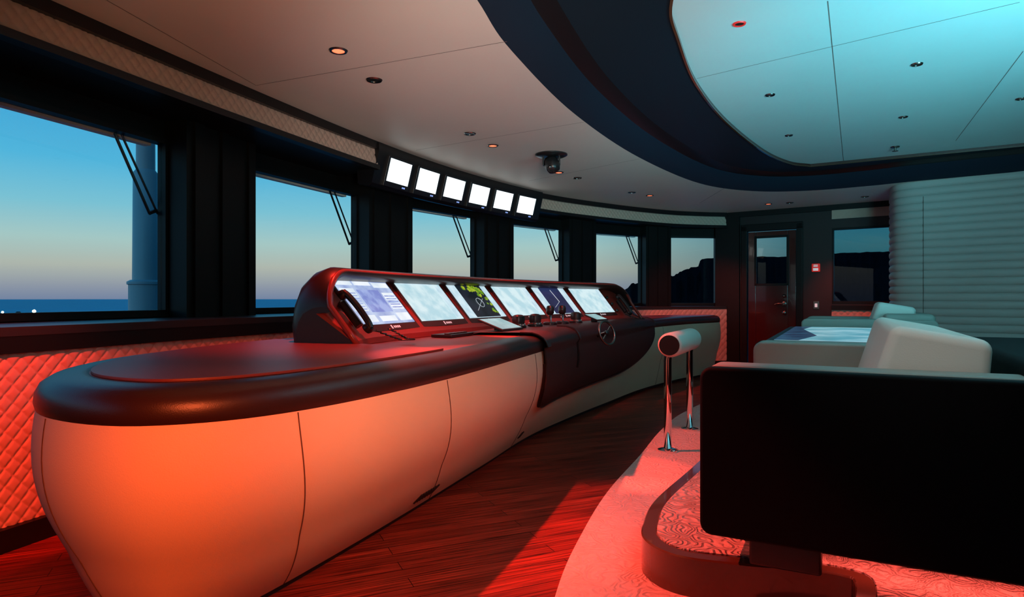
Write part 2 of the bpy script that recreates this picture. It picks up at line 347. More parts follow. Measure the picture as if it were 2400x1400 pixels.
# ------------------------------------------------------------ floor, carpet, back walls, ceiling
struct(obj('floor',MB().prism([(-4.3,-1.7),(7.5,-1.7),(7.5,7.6),(3.5,10.7),(1.0,10.7),(-1.2,8.5),(-2.4,5.5)],-.08,0),'floor'))
struct(obj('wall_back',MB().box(-4.3,7.5,-1.75,-1.5,-.05,2.9),'wallr'))
struct(obj('wall_right',MB().box(7.0,7.3,-1.7,8.2,-.05,2.9),'wallr'))
carpet=cr([(-.05,-1.45),(-.02,.2),(.03,1.5),(.165,2.36),(.34,3.0),(.556,3.63),(.88,4.4),(1.22,5.24),(1.62,6.05),(2.3,7.0),(3.3,7.7),(4.2,7.9)],8)
o=tag(obj('carpet',MB().prism(carpet+[(4.5,7.5),(6.85,5.5),(6.85,-1.45)],.001,.022),'carpet'),'pale carved pile carpet with curved edge lit red on the wood floor','carpet')
pl=cr([(.30,.35),(.62,1.1),(.96,1.80),(1.13,2.10),(1.12,2.17),(1.0,2.22),(.81,2.26),(.60,2.34),(.52,2.5),(.56,2.7),(.68,3.0),(1.03,3.6),(1.48,4.4),(1.95,5.2),(2.5,6.0),(3.2,6.6)],8)
pt=thing('raised_platform','raised curved platform with varnished wood edge and carpeted top under the seats','platform',(1.5,2.5,.02))
off=(1.5,2.5,.02)
nr=normals(pl)
obj('wood_edge',MB().sweep(pl,[(-.004,.022),(-.004,.158),(.001,.164),(.054,.164),(.058,.158),(.058,.022)]),'woodrim',pt,off,sharp=25)
ins=[(p[0]+n[0]*.058,p[1]+n[1]*.058) for p,n in zip(pl,nr)]
obj('carpet_top',MB().prism(ins+[(4.5,6.2),(6.8,4.5),(6.8,.35)],.022,.168),'carpet2',pt,off)

PZ=CEIL+.225
ho=cr([(-.16,2.96),(0,3.57),(.48,4.81),(1.25,6.27),(2.25,7.67),(3.07,8.21),(3.82,8.18),(4.55,7.72)],8)[:-1]+[[4.7,7.55],[5.6,6.9],[6.9,5.8],[6.9,-1.0],[1.4,-1.2]]+cr([(.5,-.9),(-.1,0),(-.4,1.1),(-.35,2.1),(-.16,2.96)],6)[:-1]
ceilpoly=[(p[0],p[1]) for p in inner]+[(3.5,10.45),(7.2,7.8),(7.2,-1.6),(-3.4,-1.6)]
ce=struct(obj('ceiling',fillpoly([ceilpoly,ho],CEIL),'ceil'))
hn=normals(ho,True)
def bevelp(o,z): return [Vector((p[0]+n[0]*o,p[1]+n[1]*o,z)) for p,n in zip(ho,hn)]
bev=struct(obj('ceiling_coffer_bevel',MB().grid([bevelp(0,CEIL),bevelp(.02,CEIL+.012),bevelp(.10,CEIL+.07),bevelp(.18,CEIL+.17),bevelp(.2,CEIL+.2)],wv=True),'cofferb'))
struct(obj('ceiling_coffer_groove',MB().grid([bevelp(.17,CEIL+.16),bevelp(.28,CEIL+.196),bevelp(.285,CEIL+.2)],wv=True),'black'))
inn=cr([(.80,2.9),(.86,3.45),(1.01,3.88),(1.36,4.71),(1.92,5.72),(2.71,6.88),(3.24,7.47),(3.56,7.63)],8)+[[3.69,7.56],[5.28,6.60],[6.7,5.77],[6.7,-.6],[1.6,-.6]]+cr([(1.1,-.3),(.75,.7),(.70,1.8),(.80,2.9)],6)[1:-1]
struct(obj('ceiling_coffer',fillpoly([[(p.x,p.y) for p in bevelp(.19,0)],inn],CEIL+.2),'coffer'))
inl=normals(inn,True)
struct(obj('trim_9',MB().grid([[Vector((p[0],p[1],CEIL+.195)) for p in inn],[Vector((p[0],p[1],PZ)) for p in inn]],wv=True),'darkwood'))
struct(obj('trim_10',MB().grid([[Vector((p[0]+n[0]*k,p[1]+n[1]*k,z)) for p,n in zip(inn,inl)] for k,z in ((-.012,CEIL+.198),(-.012,CEIL+.19),(0.004,CEIL+.19),(0.004,CEIL+.2))],wv=True),'woodrim'))
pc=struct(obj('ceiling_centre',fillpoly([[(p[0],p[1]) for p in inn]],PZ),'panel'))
struct(obj('ceiling_slab',MB().prism([p for p in outer]+[(3.9,10.3),(7.35,7.75),(7.35,-1.7),(-4.15,-1.7)],2.85,2.95),'black'))
def seam(parent,pp,z,w=.004):
    pts=[onz(px,py,z) for px,py in pp]; mb=MB()
    for a,b in zip(pts,pts[1:]):
        d=(b-a).normalized(); n=Vector((d.y,-d.x,0))*w
        mb.add([a-n-Vector((0,0,.001)),a+n-Vector((0,0,.001)),b+n-Vector((0,0,.001)),b-n-Vector((0,0,.001))],[(0,1,2,3)])
    obj('panel_seam',mb,'ceilseam',parent)
for pp in (((600,200),(860,155),(1188,97)),((975,352),(1368,286)),((1240,424),(1500,372)),((1640,476),(1700,440)),((250,0),(600,200))): seam(ce,pp,CEIL,.0025)
for pp in (((1940,2),(1977,378)),((1633,184),(2390,5)),((2240,330),(2398,120))): seam(pc,pp,PZ,.0025)

# padded column on the right
cl=cr([(5.6,9.0),(5.05,8.5),(4.78,8.05),(4.68,7.80),(4.72,7.66),(4.85,7.52),(5.57,6.93),(6.2,6.4),(6.95,5.78)],8)
cl,_=resample(cl,70); nr=normals(cl)
nrib=30
zz=[]
for k in range(nrib):
    for j in range(10): zz.append((k+j/10)/nrib)
zz.append(1)
rows=[]
for (p,n) in zip(cl,nr):
    rows.append([Vector((p[0]+n[0]*(.020*abs(math.sin(PI*nrib*t))**.5),p[1]+n[1]*(.020*abs(math.sin(PI*nrib*t))**.5),.0+2.675*t)) for t in zz])
wc=struct(obj('wall_right_padded',MB().grid(rows),'column',sharp=50))
s0=min(range(len(cl)),key=lambda i:abs(cl[i][0]/cl[i][1]*F+1200-2163) if cl[i][1]<7.75 else 9e9)
p=cl[s0];n=nr[s0]; obj('panel_seam',MB().tube([(p[0]+n[0]*.019,p[1]+n[1]*.019,.05),(p[0]+n[0]*.019,p[1]+n[1]*.019,2.3)],.003,6),'seam',wc)

# ------------------------------------------------------------ outside
struct(obj('ground_sea',MB().box(-4000,4000,-500,6000,-6.2,-6),'sea'))
struct(obj('ground_foredeck',MB().prism([(-14,-3),(-4.3,-3),(-2.8,5),(-1.5,8.3),(1,11),(0,16),(-9,14)],-.7,-.6),'deck'))
mp=thing('mast_post','grey white tapered mast post standing outside the nearest window','mast',(-5.18,9.05,-.6))
obj('lower_tube',MB().lathe([(.215,0),(.215,1.9)],seg=32),'mast',mp)
obj('flange',MB().lathe([(.19,1.88),(.235,1.90),(.235,1.935),(.19,1.96)],seg=32),'mast',mp)
obj('middle_tube',MB().lathe([(.168,1.95),(.158,3.47),(.12,3.52)],seg=32),'mast',mp)
obj('upper_tube',MB().lathe([(.122,3.5),(.115,5.2)],seg=32),'mast',mp)
for px,py,r_,lab in ((80,730,.035,'bright white lamp shining on the foredeck rail outside nearest window'),(6,732,.022,'smaller warm lamp at the left frame edge outside nearest window')):
    q=P(px,py,14); dl=thing('deck_lamp',lab,'lamp',(q.x,q.y,-.6))
    obj('stem',MB().tube([(0,0,0),(0,0,q.z+.57)],.015),'frame',dl); obj('bulb',MB().lathe([(.005,-r_),(r_*.85,-r_*.5),(r_,0),(r_*.85,r_*.5),(.005,r_)],(0,0,q.z+.6),16),'glow',dl)
for px,lab in ((43,'short dark stub on the foredeck rail left of the bright lamp'),(168,'short dark cleat on the foredeck rail right of the bright lamp')):
    q=P(px,737,14); b=thing('rail_stub',lab,'fitting',(q.x,q.y,-.6)); obj('post',MB().tube([(0,0,0),(0,0,q.z+.6)],.03),'frame',b); obj('cap',MB().lathe([(.05,0),(.05,.06),(.03,.08)],(0,0,q.z+.58),12),'frame',b)
prof=[(1380,705),(1440,690),(1470,672),(1500,662),(1540,657),(1575,644),(1600,640),(1610,627),(1636,626),(1642,608),(1660,606),(1690,603),(1771,602),(1846,602),(1953,594),(2095,589),(2300,582),(2700,590)]
rows=[]
def lerp(px):
    for a,b in zip(prof,prof[1:]):
        if a[0]<=px<=b[0]: return a[1]+(b[1]-a[1])*(px-a[0])/(b[0]-a[0])
    return prof[-1][1]
for i in range(300):
    px=1380+1300*i/299; Y=70; u=(px-1200)/F; rg=1 if px<1640 else .12
    top=H+(700-lerp(px))/F*Y+.18*rg*round(noise.noise(Vector((i*.23,0,0)))*3)
    top=max(top,-5.5); row=[]
    for k in range(10):
        nz=noise.noise(Vector((i*.35,k*.8,3)))*.6; yy=Y-4*(1-k/9)+nz*(k<9)
        row.append(Vector((u*yy,yy,-6.5+(top+6.5)*(k/9)**.8)))
    row.append(Vector((u*(Y+8),Y+8,top-.5))); row.append(Vector((u*(Y+14),Y+14,-6.5))); rows.append(row)
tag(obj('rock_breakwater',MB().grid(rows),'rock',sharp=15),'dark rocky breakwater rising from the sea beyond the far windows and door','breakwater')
wp=[((268,312),(285,316),(350,500),(366,494),(379,345,372,500,386,655)),((773,448),(784,450),(818,572),(828,568),(833,462,826,570,836,632)),((1062,508),(1070,509),(1096,602),(1104,600),(1108,515,1102,600,1109,648)),((1277,538),(1284,539),(1302,611),(1309,609),(1313,542,1308,610,1313,655)),((1468,556),(1474,557),(1490,618),(1496,616),(1499,558,1495,617,1500,662))]
wl=['pantograph wiper on the nearest and largest window','pantograph wiper on the window between nearest window and overhead monitors','pantograph wiper on the window behind the console under the first overhead monitors','pantograph wiper on the window right below the last overhead monitors','pantograph wiper on the small window right of the overhead monitors']
for i,(a1,a2,b1,b2,bl) in enumerate(wp):
    g=glass[i]; d=(g[1]-g[0]).normalized(); n=Vector((d.y,-d.x)); o=g[0]-n*.05
    def wpt(px,py):
        u=(px-1200)/F; t=(u*o.y-o.x)/(d.x-u*d.y); q=o+d*t; return Vector((q.x,q.y,H+(700-py)/F*q.y))
    p1,p2,p3,p4=wpt(*a1),wpt(*a2),wpt(*b1),wpt(*b2)
    t=thing('window_wiper',wl[i],'wiper',p1,group='wipers outside the front windows')
    obj('arm',MB().tube([p1,p3],.009,8),'plastic',t,p1); obj('arm',MB().tube([p2,p4],.007,8),'plastic',t,p1)
    obj('pivot',MB().tube([p1-Vector((0,0,-.02)),p2+Vector((0,0,.02))],.016,8),'plastic',t,p1)
    obj('bracket',MB().tube([p3,p4,wpt(bl[2],bl[3])],.013,8),'plastic',t,p1)
    bb=[wpt(bl[0],bl[1]),wpt(bl[2]+4,bl[3]-40*(.6 if i else 1)),wpt(bl[2]+2,bl[3]),wpt(bl[2]+5,bl[3]+50*(.5 if i else 1)),wpt(bl[4]-2,bl[5])]
    obj('blade',MB().tube(cr([tuple(x) for x in bb],5),.011,8),'plastic',t,p1)

# ------------------------------------------------------------ CONSOLE
loopc=[(-1.54,2.1,.18),(-1.3,1.8,.24),(-.96,1.69,.35),(-.63,1.93,.40),(-.275,2.66,.42),(.144,3.93,.36),(.42,4.8,.32),(.75,5.6,.26),(1.15,6.45,.2),(1.63,7.4,.15),(2.2,8.25,.12),(2.65,8.75,.12),(2.95,9.1,.1),(2.93,9.38,.1),(2.65,9.5,.1),(2.1,9.25,.1),(1.3,8.6,.1),(.35,7.6,.1),(-.45,6.4,.1),(-1.0,5.2,.1),(-1.35,4.1,.1),(-1.6,3.2,.1),(-1.66,2.55,.12)]
lp,_=resample(cr(loopc,14,True),360,True)
ln=normals(lp,True)
if (Vector((ln[20].x,ln[20].y)).dot(Vector((-1.2-lp[20][0],3.0-lp[20][1]))))<0: ln=[-n for n in ln]
CO=(0.2,5.0,0)
con=thing('helm_console','long curved helm console with cream leather hull, dark padded rim and hooded screen pod','console',CO)
def hull_in(i,z):
    t=(.765-z)/.725; B=lp[i%360][2]
    return -.002-.022*math.sin(PI*min(1,max(0,t)/.6))+B*max(0,t)**2.0
def lpt(i,o,z): p=lp[i%360]; n=ln[i%360]; return Vector((p[0]+n.x*o,p[1]+n.y*o,z))
zs=[.765-.725*k/18 for k in range(19)]
obj('hull',MB().grid([[lpt(i,hull_in(i,z),z) for i in range(360)] for z in zs],wv=True),'cream',con,CO,sharp=180)
rimp=[(.05,.755),(.004,.757),(-.004,.765),(-.009,.785),(-.006,.812),(.006,.836),(.03,.852),(.065,.860),(.11,.862),(.135,.861),(.145,.85)]
obj('padded_rim',MB().grid([[lpt(i,o,z) for i in range(360)] for o,z in rimp],wv=True),'rim',con,CO,sharp=180)
obj('worktop',fillpoly([[tuple(lpt(i,.13,0))[:2] for i in range(360)]],.860),'top',con,CO)
obj('toe_kick',MB().grid([[lpt(i,hull_in(i,.04)+.04,z) for i in range(360)] for z in (0.0,.06)],wv=True),'black',con,CO)
def seamline(idx_top,idx_bot,mat_='seam',name='hull_seam'):
    pts=[]
    for k in range(25):
        z=.76-.715*k/24; f=idx_top+(idx_bot-idx_top)*(k/24)**1.8; i=int(f); fr=f-i
        a=lpt(i,hull_in(i,z)-.0003,z); b=lpt(i+1,hull_in(i+1,z)-.0003,z); pts.append(a.lerp(b,fr))
    obj(name,MB().tube(pts,.0022,6),mat_,con,CO)
def idx_near(x,y): return min(range(360),key=lambda i:(lp[i][0]-x)**2+(lp[i][1]-y)**2)
def idx_px(px,lo,hi): return min([i for i in range(360) if lo<=lp[i][1]<=hi and i<200],key=lambda i:abs(lp[i][0]/lp[i][1]*F+1200-px))
def idx_bot_px(px,lo,hi):
    best=None
    for i in range(5,150):
        if not (lo<=lp[i][1]<=hi): continue
        q=lpt(i,hull_in(i,.05),.05); e=abs(q.x/q.y*F+1200-px)
        if best is None or e<best[0]: best=(e,i)
    return best[1]
i1=idx_near(-1.33,1.82); i2=idx_px(713,1.6,3); i3=idx_px(1045,2,4)
for a,b in ((i1,i1),(i2,idx_bot_px(672,1.85,3.2)),(i3,idx_bot_px(1008,2.2,4.5)),(idx_near(.144,3.93),idx_bot_px(1200,3.5,5.5)),(idx_near(1.63,7.4)+6,idx_near(1.63,7.4)+8)): seamline(a,b)
for (ic,wd) in ((idx_bot_px(935,2.2,4.5),4),(idx_bot_px(1195,3.2,5.5),1)):
    mb=MB()
    for k in range(wd*2):
        f=ic+k/2; i=int(f); a=lpt(i,hull_in(i,.12)-.001,.12).lerp(lpt(i+1,hull_in(i+1,.12)-.001,.12),f-i); b=lpt(i,hull_in(i,.165)-.001,.165).lerp(lpt(i+1,hull_in(i+1,.165)-.001,.165),f-i); mb.tube([a,b],.007,6)
    obj('air_vent',mb,'plastic',con,CO)
cutA=Vector((-.34,2.98)); cutB=Vector((-1.42,3.72)); cd=(cutB-cutA)
def side(p): return cd.x*(p[1]-cutA.y)-cd.y*(p[0]-cutA.x)
pad=[tuple(lpt(i,.14,0))[:2] for i in list(range(312,360))+list(range(0,70))]
pad=[p for p in pad if side(p)>0] if side((-1.2,2.2))>0 else [p for p in pad if side(p)<0]
obj('desk_pad',MB().prism(pad,.861,.870),'top',con,CO,bevel=.001,seg=1)
ia,ib=idx_near(.19,4.05),idx_near(1.62,7.38)
rows=[]; N=ib-ia
for k in range(N*3+1):
    f=ia+k/3; i=int(f); s=k/(N*3)
    el=s*3.7; er=(1-s)*3.7; zlow=.345
    if el<.42: zlow+=.34*(1-math.sqrt(max(0,1-((.42-el)/.42)**2)))
    if er<1.5: zlow+=.42*(1-math.sqrt(max(0,1-((1.5-er)/1.5)**2)))
    col=[]
    def bp(o,z):
        a=lpt(i,o,z); b=lpt(i+1,o,z); return a.lerp(b,f-i)
    for o_,z_ in ((.53,.862),(.52,.877),(.30,.880),(.14,.882),(.06,.880),(.02,.868),(-.015,.848),(-.035,.82),(-.045,.79)): col.append(bp(o_,z_))
    for q in range(1,15):
        z_=.79-(.79-zlow)*q/14; col.append(bp(min(-.045+q*.03,hull_in(i,min(z_,.765))-.022),z_))
    col.append(bp(hull_in(i,zlow)+.01,zlow-.004)); rows.append(col)
ap=obj('helm_apron',MB().grid(rows),'apron',con,CO,sharp=60)
edge=[r[-2] for r in rows]; obj('apron_piping',MB().tube([rows[0][3]]+rows[0][4:-1]+edge[1:-1]+rows[-1][3:-1][::-1],.006,6),'rim',con,CO)
mid=rows[int(len(rows)*.26)]; obj('apron_strap',MB().tube([p+Vector((.004,-.002,0)) for p in mid[3:16]],.012,6),'plastic',con,CO)

P1=Vector((-.715,3.75));P6=Vector((.93,6.7)); Mi=(P1+P6)/2; dch=(P6-P1).normalized(); oc=Vector((-dch.y,dch.x)); sg=.15; half=(P6-P1).length/2; R=(half**2+sg**2)/(2*sg); Cen=Mi+oc*(sg-R)
def pod(s,off,z):
    th=s/R; v=oc*math.cos(th)+dch*math.sin(th); q=Cen+v*(R+off); return Vector((q.x,q.y,z))
def ptan(s): th=s/R; v=dch*math.cos(th)-oc*math.sin(th); return Vector((v.x,v.y,0))
def pout(s): th=s/R; v=oc*math.cos(th)+dch*math.sin(th); return Vector((v.x,v.y,0))
SL,SR=-2.20,2.42; B0=.862
pitch=2*half/5
sec=[(.36,-.005),(.375,.12),(.36,.24),(.325,.33),(.26,.39),(.19,.412),(.12,.405),(.095,.385),(.10,.365),(.13,.35),(.225,.335)]
def endf(s):
    e=min(s-SL,(SR-s)*.7); r=.22
    return math.sqrt(max(0,1-((r-e)/r)**2)) if e<r else 1
ss=[SL+.001]+[SL+.22*(1-math.cos(PI/2*k/10)) for k in range(1,11)]+[SL+.22+(SR-SL-.54)*k/50 for k in range(1,50)]+[SR-.32*(1-math.cos(PI/2*k/10)) for k in range(10,0,-1)]+[SR-.001]
rows=[]
for s in ss:
    f=.42+.58*endf(s); rows.append([pod(s,-.08+(o+.08)*(.75+.25*endf(s)),B0+z*f) for o,z in sec])
obj('pod_shell',MB().grid(rows),'rim',con,CO,sharp=60)
fs=[(-.085,0),(-.075,.03),(-.03,.06),(.225,.335)]
rows2=[]
for s in ss:
    f=.42+.58*endf(s); rows2.append([pod(s,-.08+(o+.08)*(.75+.25*endf(s)),B0+z*f) for o,z in fs])
obj('pod_face',MB().grid(rows2),'podface',con,CO,sharp=30)
for rr,r2 in ((rows[0],rows2[0]),(rows[-1],rows2[-1])):
    mb=MB(); poly=rr+r2[::-1][1:]; mb.add(poly,[list(range(len(poly)))]); obj('pod_end',mb,'rim',con,CO)
def lp_pt(s,o,z): f=.42+.58*endf(s); return pod(s,-.08+(o+.08)*(.75+.25*endf(s)),B0+z*f)
lip=[lp_pt(SL+.005,-.085,0),lp_pt(SL+.005,-.02,.12),lp_pt(SL+.005,.05,.25)]+[lp_pt(s,.115,.385) for s in ss[1:-1]]+[lp_pt(SR-.005,.05,.25),lp_pt(SR-.005,-.02,.12),lp_pt(SR-.005,-.085,0)]
obj('pod_lip',MB().tube(lip,.016,10),'podface',con,CO,sharp=180)
for s,aa in ((-2.06,.12),(-2.06,.20),(2.02,.10),(2.02,.17),(2.02,.24)):
    c_=pod(s,-.03+.93*(aa-.06)-.01,B0+aa+.01); obj('cheek_switch',MB().lathe([(.018,-.012),(.018,.008),(.010,.012)],c_,12,(-pout(s)*.75+Vector((0,0,.66)))),'chromedark',con,CO)
cont=['violet','pale','radar','pale','navy','pale']
for k in range(6):
    s=(k-2.5)*pitch-.008; o=pod(s,0,.955); x=ptan(s); up=(pout(s)*.20+Vector((0,0,.232))).normalized(); n=x.cross(up).normalized()
    if n.z<0: n=-n
    def mp_(a,b,c): return o+x*a+up*b+n*c
    def mbox(mb,a0,a1,b0,b1,c0,c1): return mb.box8([mp_(a0,b0,c0),mp_(a1,b0,c0),mp_(a1,b1,c0),mp_(a0,b1,c0),mp_(a0,b0,c1),mp_(a1,b0,c1),mp_(a1,b1,c1),mp_(a0,b1,c1)])
    mo=obj('monitor',mbox(MB(),-.318,.318,-.062,.342,-.04,.006),'bezel',con,CO,bevel=.010)
    main={'violet':'s_violet','pale':'s_pale','radar':'s_light','navy':'s_light'}[cont[k]]
    Z0=.006
    obj('screen',mbox(MB(),-.290,.290,-.006,.325,Z0,Z0+.003),main,mo,CO)
    def fl(mb,a0,a1,b0,b1,c=.010): return mb.add([mp_(a0,b0,c),mp_(a1,b0,c),mp_(a1,b1,c),mp_(a0,b1,c)],[(0,1,2,3)])
    mb=MB()
    fl(mb,-.03,-.015,-.045,-.018,.0075)
    for j in range(4): fl(mb,.0+j*.02,.014+j*.02,-.04,-.024,.0075)
    obj('bezel_marking',mb,'white',mo,CO)
    if cont[k]=='violet':
        mb=MB()
        for (a,b,c,d) in ((-.28,-.12,.285,.315),(-.10,.08,.285,.315),(.10,.28,.27,.31),(-.28,-.14,.19,.26),(-.28,-.14,.09,.15),(-.28,-.12,.01,.06),(.14,.28,.17,.23),(.14,.28,.10,.145),(-.08,.10,.01,.05),(.13,.28,.01,.07)):
            fl(mb,a,b,c,d)
        obj('data_window',mb,'s_line',mo,CO)
        mb=MB(); fl(mb,-.12,.12,.08,.25); 
        for j in range(7): fl(mb,-.27,-.15,.10+j*.02,.106+j*.02,.011)
        for j in range(5): fl(mb,.145,.27,.11+j*.022,.118+j*.022,.011)
        obj('data_panel',mb,'s_blue',mo,CO)
    if cont[k]=='pale':
        obj('side_bar',fl(MB(),.20,.285,.01,.30),'s_light',mo,CO); obj('title_bar',fl(MB(),-.285,.19,.308,.321),'s_light',mo,CO)
    if cont[k]=='radar':
        mb=MB(); fl(mb,-.18,.20,-.003,.322); obj('radar_field',mb,'s_dark',mo,CO)
        mb=MB(); rnd=random.Random(5)
        blobs=[(.02,.28,.05),(.07,.285,.045),(.12,.27,.055),(.16,.25,.04),(.10,.22,.035),(.17,.18,.03),(.18,.12,.025),(.15,.06,.03),(.19,.04,.02),(-.08,.29,.03),(.13,.13,.015)]
        for bx_,by_,br_ in blobs:
            pts=[]
            for q in range(16):
                r_=br_*rnd.uniform(.55,1.1); a_=bx_+r_*math.cos(2*PI*q/16); b_=by_+r_*.8*math.sin(2*PI*q/16); pts.append(mp_(min(.2,max(-.17,a_)),min(.32,max(.005,b_)),.0112+.0001*len(mb.f)))
            mb.add(pts,[list(range(16))])
        obj('land_chart',mb,'s_green',mo,CO)
        mb=MB(); mb.tube([mp_(.02+.045*math.cos(2*PI*q/20),.14+.045*math.sin(2*PI*q/20),.013) for q in range(21)],.0012,4); mb.tube([mp_(-.10,.06,.013),mp_(.10,.18,.013)],.001,4)
        obj('heading_line',mb,'s_line',mo,CO)
    if cont[k]=='navy':
        mb=MB(); fl(mb,-.18,.18,-.003,.322); obj('radar_field',mb,'s_navy',mo,CO)
        mb=MB(); mb.tube([mp_(.03,.14,.012),mp_(.01,.29,.012)],.0015,4); mb.tube([mp_(.03,.14,.012),mp_(-.12,.07,.012)],.0015,4); obj('heading_line',mb,'s_line',mo,CO)

def handset(s,lab,mir):
    o=pod(s,.0,1.0); x=ptan(s); out=pout(s)
    t=thing('telephone_handset',lab,'handset',o)
    up=(out*.20+Vector((0,0,.232))).normalized(); n=-(x.cross(up)).normalized()
    if n.z<0: n=-n
    g=lambda a,b,c:Vector(o)+x*a+up*b+n*c
    obj('cradle',MB().tube([g(0,-.06,.0),g(0,.10,.0)],.022,8),'plastic',t,o)
    obj('handle',MB().tube(cr([tuple(g(0,-.11,.045)),tuple(g(0,-.07,.055)),tuple(g(0,.02,.06)),tuple(g(0,.10,.055)),tuple(g(0,.14,.045))],5),.017,10),'plastic',t,o)
    obj('earpiece',MB().lathe([(.026,-.012),(.03,0),(.022,.02)],g(0,.13,.03),14,n),'plastic',t,o)
    obj('mouthpiece',MB().lathe([(.026,-.012),(.03,0),(.022,.02)],g(0,-.10,.03),14,n),'plastic',t,o)
    pts=[]
    b0=g(0,-.12,.04)
    for k in range(90):
        u=k/89; base=Vector((b0.x,b0.y,0))-out*.02-out*.20*math.sin(PI*u)*.9+x*(.16*u)*mir; zc=b0.z+(0.885-b0.z)*min(1,math.sin(PI*u)*1.4)
        pts.append(Vector((base.x+.008*math.cos(k*1.6),base.y+.008*math.sin(k*1.6),max(.885,zc))))
    obj('coiled_cord',MB().tube(pts,.004,5),'plastic',t,o)
handset(-2.10,'black telephone handset with coiled cord at the near end of the console pod',1)
handset(2.14,'black telephone handset at the far end of the console pod',-1)

ZT=.882
def rotz_tan(s): v=ptan(s); return math.atan2(v.y,v.x)
def tablet(s,off,lab,w=.20,h=.13):
    o=pod(s,off,ZT); t=thing('tablet_display',lab,'tablet',o,rotz_tan(s),group='tablets on the helm console')
    tl=.35
    c=lambda a,b,z:(a,b*math.cos(tl),.035+b*math.sin(tl)+z)
    mb=MB().box8([c(-w/2,-h/2,0),c(w/2,-h/2,0),c(w/2,h/2,0),c(-w/2,h/2,0),c(-w/2,-h/2,.012),c(w/2,-h/2,.012),c(w/2,h/2,.012),c(-w/2,h/2,.012)])
    obj('case',mb,'plastic',t,bevel=.004); w-=.02;h-=.02
    mb=MB().add([c(-w/2,-h/2,.0135),c(w/2,-h/2,.0135),c(w/2,h/2,.0135),c(-w/2,h/2,.0135)],[(0,1,2,3)]); obj('screen',mb,'s_tab',t)
    obj('stand',MB().box(-.03,.03,0,.04,0,.035),'plastic',t,bevel=.003)
tablet(-.85,-.36,'pale glowing tablet on the near side of the helm station',.34,.2)
tablet(1.05,-.31,'smaller pale glowing tablet beside the small steering wheel',.22,.15)
def knob(s,off,lab,kind):
    o=pod(s,off,ZT); t=thing('throttle_lever' if kind else 'joystick_controller',lab,'lever' if kind else 'joystick',o,rotz_tan(s),group='controls on the helm station')
    obj('base',MB().lathe([(.06,0),(.06,.014),(.045,.022)],seg=20),'plastic',t)
    if kind:
        obj('shaft',MB().tube([(0,0,.015),(0,0,.10)],.013,8),'chrome',t); obj('grip',MB().lathe([(.018,.08),(.032,.095),(.034,.135),(.026,.155),(.008,.16)],seg=16),'plastic',t)
    else:
        obj('cap',MB().lathe([(.044,.02),(.05,.06),(.046,.085),(.03,.095),(.008,.098)],seg=20),'plastic',t); obj('collar',MB().lathe([(.053,.018),(.053,.028),(.046,.030)],seg=20),'chrome',t)
for a in ((-.42,-.30,'broad black joystick nearest to the large tablet',0),(-.12,-.30,'black joystick second from the large tablet',0),(.22,-.27,'slim black lever in the middle of the helm controls',1),(.45,-.27,'black lever fourth from the large tablet',1),(.70,-.28,'black joystick just before the small tablet',0)): knob(*a)
o=pod(-1.3,-.22,.862); t=thing('keypad','low black keypad with buttons lying left of the large tablet','keypad',o,rotz_tan(-1.3))
obj('body',MB().box(-.16,.16,-.07,.07,0,.018),'plastic',t,bevel=.004)
for a in range(6): obj('key',MB().box(-.14+a*.047,-.11+a*.047,-.04,-.01,.018,.026),'chromedark',t,bevel=.002)
o=lpt(idx_near(.70,5.45),-.050,.785); tn=Vector((.48,.87,0)).normalized(); on=Vector((tn.y,-tn.x,0)); t=thing('steering_wheel','small silver open steering wheel on the dark leather front of the helm','wheel',o)
ax=(on*.85+Vector((0,0,.25))-tn*.25).normalized(); u1=(tn-ax*tn.dot(ax)).normalized(); u2=ax.cross(u1).normalized(); cen=ax*.10
ring=[cen+u1*.10*math.cos(2*PI*k/32)+u2*.10*math.sin(2*PI*k/32) for k in range(33)]
obj('rim',MB().tube(ring,.010,10),'chromedark',t)
obj('column',MB().tube([ax*.0,cen],.016,12),'chromedark',t); obj('hub',MB().lathe([(.022,-.01),(.022,.008),(.014,.014)],cen,18,ax),'plastic',t)
for a in (.6,.6+PI):
    obj('spoke',MB().tube([cen,cen+u1*.095*math.cos(a)+u2*.095*math.sin(a)],.006,8),'chromedark',t)

# ------------------------------------------------------------ overhead monitor bank
T0=Vector((-1.13,5.70)); T1=Vector((.34,8.22)); dt=(T1-T0).normalized(); ot=Vector((-dt.y,dt.x)); LT=(T1-T0).length
sgt=.10; Rt=((LT/2)**2+sgt**2)/(2*sgt); Ct=(T0+T1)/2+ot*(sgt-Rt)
def ov(s,off,z): th=(s-LT/2)/Rt; v=ot*math.cos(th)+dt*math.sin(th); q=Ct+v*(Rt+off); return Vector((q.x,q.y,z))
OO=(-.4,7.0,2.3)
ob=thing('overhead_monitor_bank','black ceiling housing holding six glowing white monitors above the front windows','monitor bank',OO)
prf=[(0,2.475),(0,2.405),(.075,2.125),(.11,2.10),(.22,2.12),(.25,2.475)]
mb=MB(); mb.grid([[ov(-.10+(LT+.20)*k/30,o_,z_) for o_,z_ in prf] for k in range(31)],wv=True); mb.f.append(list(range(6))); mb.f.append([30*6+k for k in range(6)])
obj('housing',mb,'black',ob,OO,sharp=30)
